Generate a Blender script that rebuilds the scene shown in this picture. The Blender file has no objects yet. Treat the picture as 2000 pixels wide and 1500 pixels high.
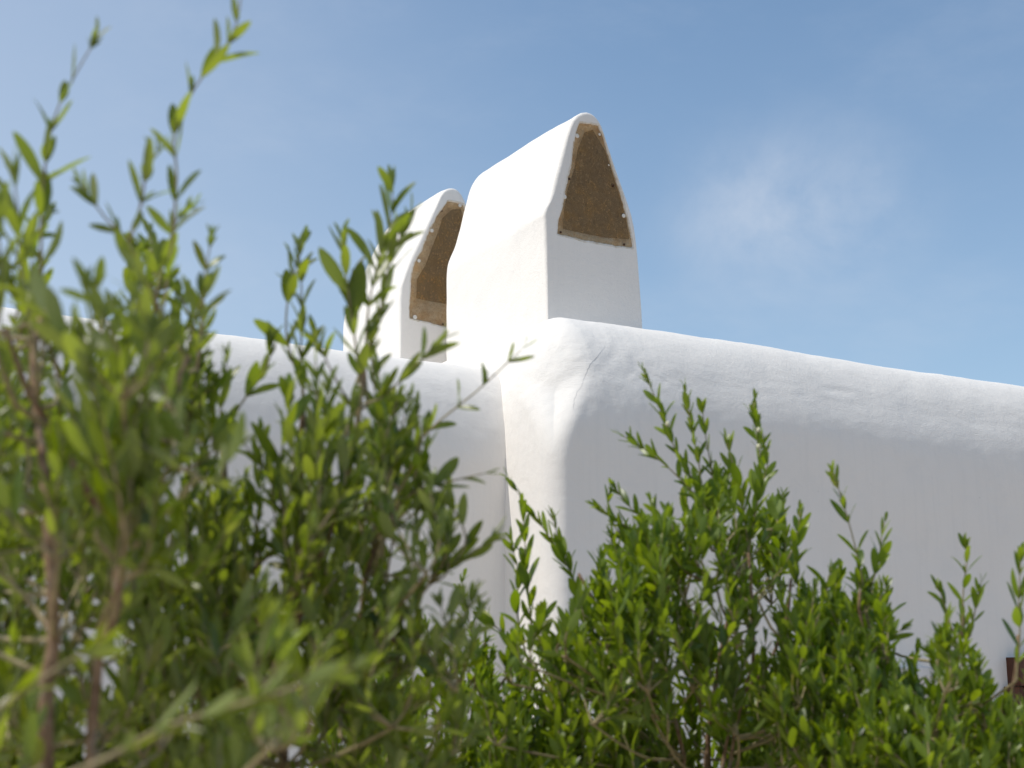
import bpy, bmesh, math, random
import numpy as np
from mathutils import Vector, Matrix, noise
from mathutils.bvhtree import BVHTree

random.seed(11)
rng = np.random.default_rng(7)
SC = bpy.context.scene
COL = SC.collection
PI = math.pi

# ------------------------------------------------------------------ camera
CAM_Z = 1.6
PITCH = math.radians(12.04)
FPX = 2840.0                                  # focal length in pixels of the 2000 px wide photo
cam_data = bpy.data.cameras.new('camera')
cam = bpy.data.objects.new('camera', cam_data)
COL.objects.link(cam)
cam.location = (0, 0, CAM_Z)
cam.rotation_euler = (PI / 2 + PITCH, 0, 0)
cam_data.sensor_width = 36
cam_data.lens = 36 * FPX / 2000
cam_data.clip_start = 0.05
cam_data.clip_end = 5000
cam_data.dof.use_dof = True
cam_data.dof.focus_distance = 7.9
cam_data.dof.aperture_fstop = 4.9
SC.camera = cam

# ------------------------------------------------------------------ directions
AL = math.radians(30.2)
A = Vector((math.cos(AL), math.sin(AL), 0))   # along the walls, to the right
B = Vector((-math.sin(AL), math.cos(AL), 0))  # into the building
Z = Vector((0, 0, 1))
SUN_EL = math.radians(58)
sh = (-A) * 0.97 + B * 0.24
sh.normalize()
SUN = sh * math.cos(SUN_EL) + Z * math.sin(SUN_EL)

# ------------------------------------------------------------------ world
world = bpy.data.worlds.new('World')
SC.world = world
world.use_nodes = True
wn = world.node_tree.nodes
wl = world.node_tree.links
wn.clear()
sky = wn.new('ShaderNodeTexSky')
sky.sky_type = 'NISHITA'
sky.sun_disc = False
sky.sun_elevation = SUN_EL
sky.sun_rotation = math.atan2(sh.x, sh.y)
sky.altitude = 50
sky.air_density = 1.0
sky.dust_density = 1.6
sky.ozone_density = 1.8
bg = wn.new('ShaderNodeBackground')
bg.inputs['Strength'].default_value = 0.14
tc = wn.new('ShaderNodeTexCoord')
# thin cirrus: a small wisp in view and faint veils elsewhere
mapn = wn.new('ShaderNodeMapping'); mapn.inputs['Scale'].default_value = (2.2, 2.2, 5.0)
n1 = wn.new('ShaderNodeTexNoise'); n1.inputs['Scale'].default_value = 2.0
n1.inputs['Detail'].default_value = 9; n1.inputs['Roughness'].default_value = 0.62
n1.inputs['Distortion'].default_value = 0.1
r1 = wn.new('ShaderNodeMapRange'); r1.interpolation_type = 'SMOOTHSTEP'
r1.inputs['From Min'].default_value = 0.45; r1.inputs['From Max'].default_value = 0.85
r1.inputs['To Max'].default_value = 0.16
def ray(u, v):
    r = Vector(((u - 1000) / FPX, math.cos(PITCH), math.sin(PITCH)))
    up = Vector((0, -math.sin(PITCH), math.cos(PITCH)))
    return r - up * ((v - 750) / FPX)
wisp = ray(1545, 415).normalized()
dist = wn.new('ShaderNodeVectorMath'); dist.operation = 'SUBTRACT'; dist.inputs[1].default_value = wisp
dsc = wn.new('ShaderNodeVectorMath'); dsc.operation = 'MULTIPLY'; dsc.inputs[1].default_value = (1, 1, 1.5)
dln = wn.new('ShaderNodeVectorMath'); dln.operation = 'LENGTH'
rw = wn.new('ShaderNodeMapRange'); rw.interpolation_type = 'SMOOTHSTEP'
rw.inputs['From Min'].default_value = 0.125; rw.inputs['From Max'].default_value = 0.0
n2 = wn.new('ShaderNodeTexNoise'); n2.inputs['Scale'].default_value = 10
n2.inputs['Detail'].default_value = 10; n2.inputs['Roughness'].default_value = 0.62
n2.inputs['Distortion'].default_value = 0.25
r2 = wn.new('ShaderNodeMapRange'); r2.inputs['From Min'].default_value = 0.30; r2.inputs['From Max'].default_value = 0.70
r2.inputs['To Max'].default_value = 0.62
mul = wn.new('ShaderNodeMath'); mul.operation = 'MULTIPLY'
add = wn.new('ShaderNodeMath'); add.operation = 'ADD'; add.use_clamp = True
mix = wn.new('ShaderNodeMix'); mix.data_type = 'RGBA'
mix.inputs['B'].default_value = (4.7, 5.1, 5.8, 1)
tint = wn.new('ShaderNodeMix'); tint.data_type = 'RGBA'; tint.blend_type = 'MULTIPLY'
tint.inputs['Factor'].default_value = 1.0
tint.inputs['B'].default_value = (0.95, 1.08, 1.08, 1)
out = wn.new('ShaderNodeOutputWorld')
wl.new(tc.outputs['Generated'], mapn.inputs['Vector'])
wl.new(mapn.outputs[0], n1.inputs['Vector']); wl.new(n1.outputs['Fac'], r1.inputs['Value'])
wl.new(tc.outputs['Generated'], dist.inputs[0]); wl.new(dist.outputs[0], dsc.inputs[0])
wl.new(dsc.outputs[0], dln.inputs[0]); wl.new(dln.outputs['Value'], rw.inputs['Value'])
wl.new(tc.outputs['Generated'], n2.inputs['Vector']); wl.new(n2.outputs['Fac'], r2.inputs['Value'])
wl.new(rw.outputs[0], mul.inputs[0]); wl.new(r2.outputs[0], mul.inputs[1])
wl.new(mul.outputs[0], add.inputs[0]); wl.new(r1.outputs[0], add.inputs[1])
# haze thickening towards the horizon
sepw = wn.new('ShaderNodeSeparateXYZ'); hz = wn.new('ShaderNodeMapRange')
hz.inputs['From Min'].default_value = 0.02; hz.inputs['From Max'].default_value = 0.52
hz.inputs['To Min'].default_value = 0.27; hz.inputs['To Max'].default_value = 0.0
add2 = wn.new('ShaderNodeMath'); add2.operation = 'ADD'; add2.use_clamp = True
wl.new(tc.outputs['Generated'], sepw.inputs[0]); wl.new(sepw.outputs['Z'], hz.inputs['Value'])
hx = wn.new('ShaderNodeMapRange'); hx.interpolation_type = 'SMOOTHSTEP'   # more haze on the sun's side
hx.inputs['From Min'].default_value = 0.12; hx.inputs['From Max'].default_value = -0.42
hx.inputs['To Min'].default_value = 0.0; hx.inputs['To Max'].default_value = 0.32
wl.new(sepw.outputs['X'], hx.inputs['Value'])
add3 = wn.new('ShaderNodeMath'); add3.operation = 'ADD'
wl.new(hz.outputs[0], add3.inputs[0]); wl.new(hx.outputs[0], add3.inputs[1])
wl.new(add3.outputs[0], add2.inputs[0]); wl.new(add.outputs[0], add2.inputs[1])
wl.new(add2.outputs[0], mix.inputs['Factor'])
wl.new(sky.outputs[0], tint.inputs['A']); wl.new(tint.outputs['Result'], mix.inputs['A'])
wl.new(mix.outputs['Result'], bg.inputs['Color']); wl.new(bg.outputs[0], out.inputs['Surface'])

sun_data = bpy.data.lights.new('sun', 'SUN')
sun_data.energy = 3.0
sun_data.angle = math.radians(0.53)
sun_data.color = (1.0, 0.945, 0.86)
sun = bpy.data.objects.new('sun', sun_data)
COL.objects.link(sun)
sun.location = (-6, -4, 12)
sun.rotation_euler = SUN.to_track_quat('Z', 'Y').to_euler()

SC.view_settings.view_transform = 'Standard'
SC.view_settings.look = 'None'
SC.view_settings.exposure = 0.04
SC.view_settings.gamma = 1.0
SC.view_settings.use_curve_mapping = False
SC.render.engine = 'CYCLES'
SC.cycles.max_bounces = 8
SC.cycles.diffuse_bounces = 5
SC.cycles.transparent_max_bounces = 12
SC.cycles.use_denoising = True

# ------------------------------------------------------------------ node helpers
class NT:
    def __init__(s, name):
        s.m = bpy.data.materials.new(name); s.m.use_nodes = True
        s.t = s.m.node_tree; s.t.nodes.clear()
        s.out = s.n('ShaderNodeOutputMaterial')
    def n(s, kind, ins=None, **kw):
        nd = s.t.nodes.new(kind)
        for k, v in kw.items(): setattr(nd, k, v)
        for k, v in (ins or {}).items():
            if hasattr(v, 'is_linked') or isinstance(v, bpy.types.NodeSocket): s.t.links.new(v, nd.inputs[k])
            else: nd.inputs[k].default_value = v
        return nd
    def noise(s, vec, scale, detail=4, rough=0.55, dist=0.0):
        return s.n('ShaderNodeTexNoise', {'Vector': vec, 'Scale': scale, 'Detail': detail, 'Roughness': rough, 'Distortion': dist}).outputs['Fac']
    def ramp(s, fac, lo, hi, a=0.0, b=1.0):
        return s.n('ShaderNodeMapRange', {'Value': fac, 'From Min': lo, 'From Max': hi, 'To Min': a, 'To Max': b}).outputs[0]
    def mix(s, fac, a, b, blend='MIX'):
        nd = s.n('ShaderNodeMix', data_type='RGBA', blend_type=blend)
        for k, v in (('Factor', fac), ('A', a), ('B', b)):
            if isinstance(v, bpy.types.NodeSocket): s.t.links.new(v, nd.inputs[k])
            else: nd.inputs[k].default_value = v
        return nd.outputs['Result']
    def math(s, op, a, b=0.0):
        nd = s.n('ShaderNodeMath', operation=op)
        for i, v in enumerate((a, b)):
            if isinstance(v, bpy.types.NodeSocket): s.t.links.new(v, nd.inputs[i])
            else: nd.inputs[i].default_value = v
        return nd.outputs[0]
    def bump(s, h, strength, dist, normal=None):
        ins = {'Height': h, 'Strength': strength, 'Distance': dist}
        if normal is not None: ins['Normal'] = normal
        return s.n('ShaderNodeBump', ins).outputs[0]
    def coords(s, rot=0.0, scale=(1, 1, 1)):
        g = s.n('ShaderNodeNewGeometry')
        return s.n('ShaderNodeMapping', {'Vector': g.outputs['Position'], 'Rotation': (0, 0, rot), 'Scale': scale}).outputs[0]

def m_plaster(name='white_limewash', tone=1.0):
    t = NT(name)
    p = t.coords(-AL)                                     # aligned with the walls
    big = t.noise(p, 1.3, 3)
    mid = t.noise(p, 9, 5, 0.6)
    col = t.mix(t.ramp(big, 0.35, 0.7), (0.825 * tone, 0.785 * tone, 0.735 * tone, 1), (0.85 * tone, 0.81 * tone, 0.76 * tone, 1))
    sm = t.ramp(t.noise(p, 3.2, 6, 0.66), 0.52, 0.78, 0, 0.40)
    spk = t.ramp(t.noise(p, 75, 2, 0.5), 0.76, 0.80, 0, 0.55)
    col = t.mix(spk, col, (0.42, 0.38, 0.33, 1))
    col = t.mix(sm, col, (0.72 * tone, 0.71 * tone, 0.69 * tone, 1))
    ps = t.coords(-AL, (9, 9, 0.55))                      # faint vertical run marks
    st = t.ramp(t.noise(ps, 3.0, 5, 0.65), 0.5, 0.8, 0, 0.22)
    col = t.mix(st, col, (0.66, 0.645, 0.62, 1))
    sep = t.n('ShaderNodeSeparateXYZ', {'Vector': p})
    capmask = t.ramp(t.math('ADD', sep.outputs['Z'], t.math('MULTIPLY', t.math('SUBTRACT', t.noise(p, 1.2, 3), 0.5), 0.5)), 2.85, 3.15)
    # brush strokes running round the cap, thrown render below
    strokes = t.noise(t.coords(-AL, (1.0, 5.0, 5.0)), 16, 6, 0.65, 0.9)
    grain = t.noise(p, 85, 4, 0.7)
    fine = t.noise(p, 260, 2, 0.6)
    weave = t.noise(t.coords(-AL, (1, 1, 0.12)), 150, 3, 0.6)
    h1 = t.math('ADD', t.math('MULTIPLY', strokes, 1.0), t.math('MULTIPLY', grain, 0.42))
    h2 = t.math('ADD', t.math('MULTIPLY', weave, 0.28), t.math('MULTIPLY', fine, 0.1))
    h = t.n('ShaderNodeMix', {'Factor': capmask, 'A': h2, 'B': h1}).outputs[0]
    nb = t.bump(h, 0.6, 0.0045)
    nb = t.bump(mid, 0.4, 0.008, nb)
    nb = t.bump(t.noise(t.coords(-AL, (1.0, 2.2, 1.6)), 4.0, 4, 0.6, 1.2), 0.18, 0.02, nb)
    bs = t.n('ShaderNodeBsdfPrincipled', {'Base Color': col, 'Roughness': 0.88, 'Specular IOR Level': 0.2, 'Normal': nb})
    t.t.links.new(bs.outputs[0], t.out.inputs[0]); return t.m

def m_simple(name, c1, c2, scale=12, rough=0.8, bump=0.3, bdist=0.004, vscale=(1, 1, 1), c3=None, spec=0.3):
    t = NT(name)
    p = t.coords(-AL, vscale)
    f = t.noise(p, scale, 6, 0.62)
    col = t.mix(t.ramp(f, 0.32, 0.68), (*c1, 1), (*c2, 1))
    if c3: col = t.mix(t.ramp(t.noise(p, scale * 0.37, 4), 0.55, 0.72), col, (*c3, 1))
    bs = t.n('ShaderNodeBsdfPrincipled', {'Base Color': col, 'Roughness': rough, 'Specular IOR Level': spec,
             'Normal': t.bump(t.noise(p, scale * 4, 5, 0.65), bump, bdist)})
    t.t.links.new(bs.outputs[0], t.out.inputs[0]); return t.m

def m_screen():
    t = NT('brown_mesh_screen')
    p = t.coords(-AL)
    str_ = t.noise(t.coords(-AL, (1, 1, 0.03)), 230, 3, 0.6)          # vertical threads
    cross = t.noise(t.coords(-AL, (0.12, 1, 1)), 90, 3, 0.6)
    blot = t.noise(p, 14, 5, 0.6)
    c = t.mix(t.ramp(str_, 0.36, 0.64), (0.43, 0.27, 0.125, 1), (0.50, 0.33, 0.165, 1))
    c = t.mix(t.ramp(cross, 0.5, 0.75, 0, 0.25), c, (0.15, 0.08, 0.035, 1))
    c = t.mix(t.ramp(blot, 0.48, 0.68, 0, 0.6), c, (0.58, 0.31, 0.09, 1))
    c = t.mix(t.ramp(t.noise(t.coords(-AL, (1, 1, 0.6)), 45, 4, 0.7), 0.52, 0.72, 0, 0.55), c, (0.19, 0.115, 0.055, 1))
    c = t.mix(t.ramp(t.noise(p, 5, 3), 0.45, 0.65, 0, 0.4), c, (0.26, 0.19, 0.115, 1))
    bs = t.n('ShaderNodeBsdfPrincipled', {'Base Color': c, 'Roughness': 0.9, 'Normal': t.bump(str_, 0.3, 0.001)})
    tr = t.n('ShaderNodeBsdfTransparent')
    fac = t.ramp(t.noise(p, 60, 4, 0.7), 0.3, 0.7, 0.34, 0.58)
    mx = t.n('ShaderNodeMixShader', {0: fac, 1: tr.outputs[0], 2: bs.outputs[0]})
    t.t.links.new(mx.outputs[0], t.out.inputs[0]); return t.m

def m_leaf(name, top1, top2, under, trans, young=(0.16, 0.24, 0.03)):
    t = NT(name)
    g = t.n('ShaderNodeNewGeometry')
    oi = t.n('ShaderNodeObjectInfo')
    rnd = t.math('FRACT', t.math('ADD', t.math('MULTIPLY', g.outputs['Random Per Island'], 1.0), oi.outputs['Random']))
    rnd2 = t.math('FRACT', t.math('MULTIPLY', rnd, 7.31))
    top = t.mix(rnd, (*top1, 1), (*top2, 1))
    top = t.mix(t.ramp(rnd2, 0.80, 1.0, 0, 0.85), top, (*young, 1))
    top = t.mix(t.ramp(t.math('FRACT', t.math('MULTIPLY', rnd, 31.7)), 0.955, 1.0, 0, 0.8), top, (0.30, 0.22, 0.045, 1))
    und = t.mix(rnd2, (*under, 1), (under[0] * 0.72, under[1] * 0.78, under[2] * 0.6, 1))
    p = t.coords()
    sp = t.ramp(t.noise(p, 160, 3), 0.35, 0.7, 0.86, 1.12)
    top = t.mix(1.0, top, t.n('ShaderNodeCombineColor', {0: sp, 1: sp, 2: sp}).outputs[0], 'MULTIPLY')
    col = t.mix(g.outputs['Backfacing'], top, und)
    rg = t.math('ADD', 0.37, t.math('MULTIPLY', g.outputs['Backfacing'], 0.3))
    bs = t.n('ShaderNodeBsdfPrincipled', {'Base Color': col, 'Roughness': rg, 'Specular IOR Level': 0.6})
    trc = t.mix(rnd2, (*trans, 1), (trans[0] * 0.75, trans[1] * 0.85, trans[2] * 0.7, 1))
    tl = t.n('ShaderNodeBsdfTranslucent', {'Color': trc})
    mx = t.n('ShaderNodeMixShader', {0: 0.40, 1: bs.outputs[0], 2: tl.outputs[0]})
    t.t.links.new(mx.outputs[0], t.out.inputs[0]); return t.m

M = {
    'plaster': m_plaster(),
    'ochre': m_simple('ochre_plaster_edge', (0.72, 0.50, 0.27), (0.88, 0.74, 0.52), 22, 0.95, 0.6, 0.006, c3=(0.34, 0.18, 0.07)),
    'soot': m_simple('sooty_flue', (0.05, 0.028, 0.012), (0.11, 0.062, 0.027), 9, 0.95),
    'ragged': m_simple('chipped_plaster', (0.70, 0.62, 0.50), (0.80, 0.77, 0.72), 40, 0.95, 0.7, 0.006, c3=(0.50, 0.38, 0.24)),
    'screen': m_screen(),
    'cap': m_simple('pale_plastic', (0.70, 0.66, 0.58), (0.80, 0.78, 0.74), 200, 0.45, 0.1),
    'rust': m_simple('rusty_iron', (0.035, 0.016, 0.010), (0.09, 0.04, 0.02), 150, 0.8),
    'crack': m_simple('grey_crack', (0.40, 0.39, 0.38), (0.55, 0.54, 0.53), 60, 0.95),
    'ground': m_simple('terrace_ground', (0.40, 0.31, 0.23), (0.52, 0.41, 0.31), 3, 0.9, 0.4, 0.01, c3=(0.26, 0.22, 0.18)),
    'bark': m_simple('olive_bark', (0.16, 0.095, 0.055), (0.36, 0.24, 0.15), 55, 0.9, 0.8, 0.004, c3=(0.30, 0.26, 0.21)),
    'twig': m_simple('young_olive_bark', (0.24, 0.20, 0.10), (0.40, 0.33, 0.19), 70, 0.7, 0.4, 0.002, c3=(0.22, 0.14, 0.09)),
    'wood': m_simple('dark_varnished_wood', (0.045, 0.016, 0.009), (0.115, 0.042, 0.022), 14, 0.5, 0.4, 0.003, vscale=(8, 8, 0.7), c3=(0.16, 0.06, 0.03)),
    'pink': m_simple('rosy_plaster', (0.68, 0.61, 0.55), (0.78, 0.72, 0.67), 8, 0.9, 0.4, 0.005),
    'dark': m_simple('dark_glass', (0.02, 0.02, 0.022), (0.035, 0.035, 0.04), 4, 0.2, 0.05),
    'berry': m_simple('pale_bud', (0.55, 0.52, 0.32), (0.68, 0.66, 0.48), 200, 0.6, 0.1),
    'leaf_near': m_leaf('olive_leaf', (0.010, 0.036, 0.002), (0.112, 0.138, 0.007), (0.24, 0.27, 0.11), (0.50, 0.60, 0.018)),
    'leaf_bright': m_leaf('olive_leaf_fresh', (0.012, 0.050, 0.002), (0.185, 0.255, 0.005), (0.15, 0.21, 0.04), (0.46, 0.58, 0.010), (0.20, 0.26, 0.02)),
}

# ------------------------------------------------------------------ object helpers
def link(name, me, parent=None, mats=()):
    o = bpy.data.objects.new(name, me)
    COL.objects.link(o)
    for m in mats: me.materials.append(m)
    if parent is not None: o.parent = parent
    return o
def tag(o, label=None, cat=None, group=None, kind=None):
    if label: o['label'] = label
    if cat: o['category'] = cat
    if group: o['group'] = group
    if kind: o['kind'] = kind
    return o
def empty(name, loc):
    o = bpy.data.objects.new(name, None); o.location = loc; o.empty_display_size = 0.2
    COL.objects.link(o); return o
def mesh(name, verts, faces, smooth=True):
    me = bpy.data.meshes.new(name)
    me.from_pydata([tuple(v) for v in verts], [], faces)
    if smooth: me.polygons.foreach_set('use_smooth', [True] * len(me.polygons))
    me.update(); return me
def W(a, b, z): return A * a + B * b + Z * z
def hitB(u, v, b):
    r = ray(u, v); t = b / r.dot(B); p = r * t
    return p.dot(A), p.z + CAM_Z
def smooth01(x): x = min(1, max(0, x)); return x * x * (3 - 2 * x)

# ------------------------------------------------------------------ ground
gv = []; gf = []
for i, x in enumerate((-400, -12, 12, 400)):
    for j, y in enumerate((-400, -8, 14, 400)): gv.append((x, y, 0))
for i in range(3):
    for j in range(3): gf.append((i * 4 + j, (i + 1) * 4 + j, (i + 1) * 4 + j + 1, i * 4 + j + 1))
ground = link('ground', mesh('ground', gv, gf, False), None, [M['ground']]); tag(ground, kind='structure')

# ------------------------------------------------------------------ walls
def spaced(segs):
    o = []
    for s, e, d in segs:
        n = max(1, int(round((e - s) / d)))
        o += [s + (e - s) * i / n for i in range(n)]
    o.append(segs[-1][1]); return o
def block(name, xs, ys, zs, R1a, R2a, R3, disp, roundleft=True):
    a0, b0, zt = xs[0], ys[0], zs[-1]
    idx = {}; V = []
    def vid(i, j, k):
        key = (i, j, k)
        if key in idx: return idx[key]
        a, b, z = xs[i], ys[j], zs[k]
        g_ = smooth01((z - zt + 0.85) / 0.6)
        R1 = R1a[0] + (R1a[1] - R1a[0]) * g_; R2 = R2a[0] + (R2a[1] - R2a[0]) * g_
        u = max(0, 1 - (a - a0) / R1) if roundleft else 0
        v = max(0, 1 - (b - b0) / R2); w = max(0, 1 - (zt - z) / R3)
        # even out the arc spacing
        L = math.sqrt(u * u + v * v + w * w)
        if L > 1e-6:
            m_ = max(u, v, w)
            if u > 0: a = a0 + R1 * (1 - u / L * m_)
            if v > 0: b = b0 + R2 * (1 - v / L * m_)
            if w > 0: z = zt - R3 * (1 - w / L * m_)
        idx[key] = len(V); V.append(W(a, b, z)); return idx[key]
    F = []
    nx, ny, nz = len(xs) - 1, len(ys) - 1, len(zs) - 1
    for i in range(nx):
        for k in range(nz):
            F.append((vid(i, 0, k), vid(i + 1, 0, k), vid(i + 1, 0, k + 1), vid(i, 0, k + 1)))
            F.append((vid(i, ny, k), vid(i, ny, k + 1), vid(i + 1, ny, k + 1), vid(i + 1, ny, k)))
        for j in range(ny):
            F.append((vid(i, j, nz), vid(i + 1, j, nz), vid(i + 1, j + 1, nz), vid(i, j + 1, nz)))
    for j in range(ny):
        for k in range(nz):
            F.append((vid(0, j, k), vid(0, j, k + 1), vid(0, j + 1, k + 1), vid(0, j + 1, k)))
            F.append((vid(nx, j, k), vid(nx, j + 1, k), vid(nx, j + 1, k + 1), vid(nx, j, k + 1)))
    me = mesh(name, V, F)
    n = len(me.vertices)
    nr = [v.normal.copy() for v in me.vertices]
    for v in me.vertices:
        p = v.co
        v.co = p + nr[v.index] * disp(p.dot(A), p.dot(B), p.z, p)
    me.update(); return me

B0 = 5.938; A0 = 3.690; B1 = 6.408
def disp_right(a, b, z, p):
    d = 0.012 * noise.noise(p * 1.1) + 0.005 * noise.noise(p * 3.3 + Vector((5, 1, 2)))
    cap = smooth01((z - 2.75) / 0.3)
    d += cap * (0.002 * noise.noise(p * 9) + 0.0016 * noise.noise(p * 24) + 0.004 * noise.noise(Vector((a * 1.6, b * 4, z * 4))))
    # lip where the thick cap render ends over the flatter wall
    lipz = 2.98 + 0.05 * noise.noise(Vector((a * 0.9, 0, 3)))
    d += 0.0010 * smooth01((z - lipz) / 0.20) * (1 - cap * 0.0)
    if a < 4.9 and b < B0 + 0.45:                       # mitre folds trowelled round the corner
        for k, (off, dep, wd) in enumerate(((0.10, 0.0010, 0.04), (0.20, 0.0014, 0.04), (0.34, 0.0010, 0.05))):
            ac = A0 + off + (0.30 + 0.05 * k) * smooth01((z - 2.95) / 0.52) ** 1.5
            wgt = smooth01((z - 2.75) / 0.3) * (1 - smooth01((z - 3.45) / 0.1))
            d -= dep * wgt * math.exp(-((a - ac) / wd) ** 2)
            d += dep * 0.7 * wgt * math.exp(-((a - ac + 1.8 * wd) / wd) ** 2)
    d -= 0.006 * math.exp(-(((a - 5.65) / 0.10) ** 2 + ((z - 3.28) / 0.03) ** 2))
    return d
def disp_left(a, b, z, p):
    return 0.014 * noise.noise(p * 1.3) + 0.004 * noise.noise(p * 5) + 0.002 * noise.noise(p * 14)

right_me = block('terrace_wall',
    spaced([(A0, A0 + 0.75, 0.012), (A0 + 0.75, 7.6, 0.035), (7.6, 13, 0.3)]),
    spaced([(B0, B0 + 0.65, 0.016), (B0 + 0.65, 8.0, 0.06), (8.0, 13, 0.4)]),
    spaced([(0, 1.8, 0.15), (1.8, 2.6, 0.04), (2.6, 3.56, 0.015)]), (0.09, 0.30), (0.13, 0.44), 0.80, disp_right)
house = empty('white_house', W(A0 + 2, B0 + 2, 0))
def sub(name, me, parent, mats):
    o = link(name, me, parent, mats); o.matrix_parent_inverse = Matrix.Translation(-parent.location); return o
tag(house, 'white limewashed house with thick rounded parapets under the two chimneys', 'house')
wr = sub('front_wall', right_me, house, [M['plaster']])
wr['label'] = 'projecting wall with a rounded corner and cap at the right'
left_me = block('wall', spaced([(-9, 0, 0.3), (0, A0 + 0.12, 0.03)]),
    spaced([(B1, B1 + 0.6, 0.025), (B1 + 0.6, 13, 0.3)]),
    spaced([(0, 1.8, 0.2), (1.8, 2.6, 0.06), (2.6, 3.335, 0.02)]), (0.2, 0.2), (0.36, 0.36), 0.60, disp_left)
wlft = sub('side_wall', left_me, house, [M['plaster']])
wlft['label'] = 'lower wall set back behind the olive at the left'

# hairline crack on the corner of the cap, following the surface
bvh = BVHTree.FromPolygons([v.co.copy() for v in right_me.vertices], [list(p.vertices) for p in right_me.polygons])
def on_wall(u, v):
    h = bvh.ray_cast(Vector((0, 0, CAM_Z)), ray(u, v).normalized())
    return h[0], h[1]
def crack(pts, w, name='crack'):
    V = []; F = []; P = []
    for i in range(len(pts) - 1):
        for s in range(6):
            f = s / 6; P.append((pts[i][0] * (1 - f) + pts[i + 1][0] * f + random.uniform(-.9, .9), pts[i][1] * (1 - f) + pts[i + 1][1] * f))
    P.append(pts[-1])
    hits = [on_wall(*q) for q in P]
    for i, (p, n) in enumerate(hits):
        q = hits[min(i + 1, len(hits) - 1)][0] - hits[max(i - 1, 0)][0]
        s = q.cross(n).normalized() * (w * math.sin(PI * (i + 0.35) / len(hits)) * random.uniform(.5, 1.2))
        V += [p + s + n * 0.0006, p + n * 0.0012, p - s + n * 0.0006]
        if i: k = 3 * i; F += [(k - 3, k - 2, k + 1, k), (k - 2, k - 1, k + 2, k + 1)]
    return sub(name, mesh(name, V, F), house, [M['crack']])
crack([(1182, 676), (1170, 692), (1152, 713), (1143, 732), (1136, 755)], 0.0011)
crack([(1138, 752), (1128, 764), (1121, 784), (1120, 800)], 0.0007)

# ------------------------------------------------------------------ chimneys
def poly_at(poly, c, n):
    """radius of a star shaped polygon about c for n angles"""
    pts = []
    for k in range(n):
        th = 2 * PI * k / n; d = (math.cos(th), math.sin(th)); best = None
        for i in range(len(poly)):
            x1, y1 = poly[i][0] - c[0], poly[i][1] - c[1]; x2, y2 = poly[(i + 1) % len(poly)][0] - c[0], poly[(i + 1) % len(poly)][1] - c[1]
            ex, ey = x2 - x1, y2 - y1; den = d[0] * ey - d[1] * ex
            if abs(den) < 1e-12: continue
            t = (x1 * ey - y1 * ex) / den; s = (x1 * d[1] - y1 * d[0]) / den
            if t > 0 and -1e-9 <= s <= 1 + 1e-9 and (best is None or t > best): best = t
        pts.append((c[0] + d[0] * best, c[1] + d[1] * best))
    return pts
def rounded(poly, it=2):
    for _ in range(it):
        q = []
        for i in range(len(poly)):
            a, b = poly[i], poly[(i + 1) % len(poly)]
            q += [(a[0] * .75 + b[0] * .25, a[1] * .75 + b[1] * .25), (a[0] * .25 + b[0] * .75, a[1] * .25 + b[1] * .75)]
        poly = q
    return poly
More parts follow.
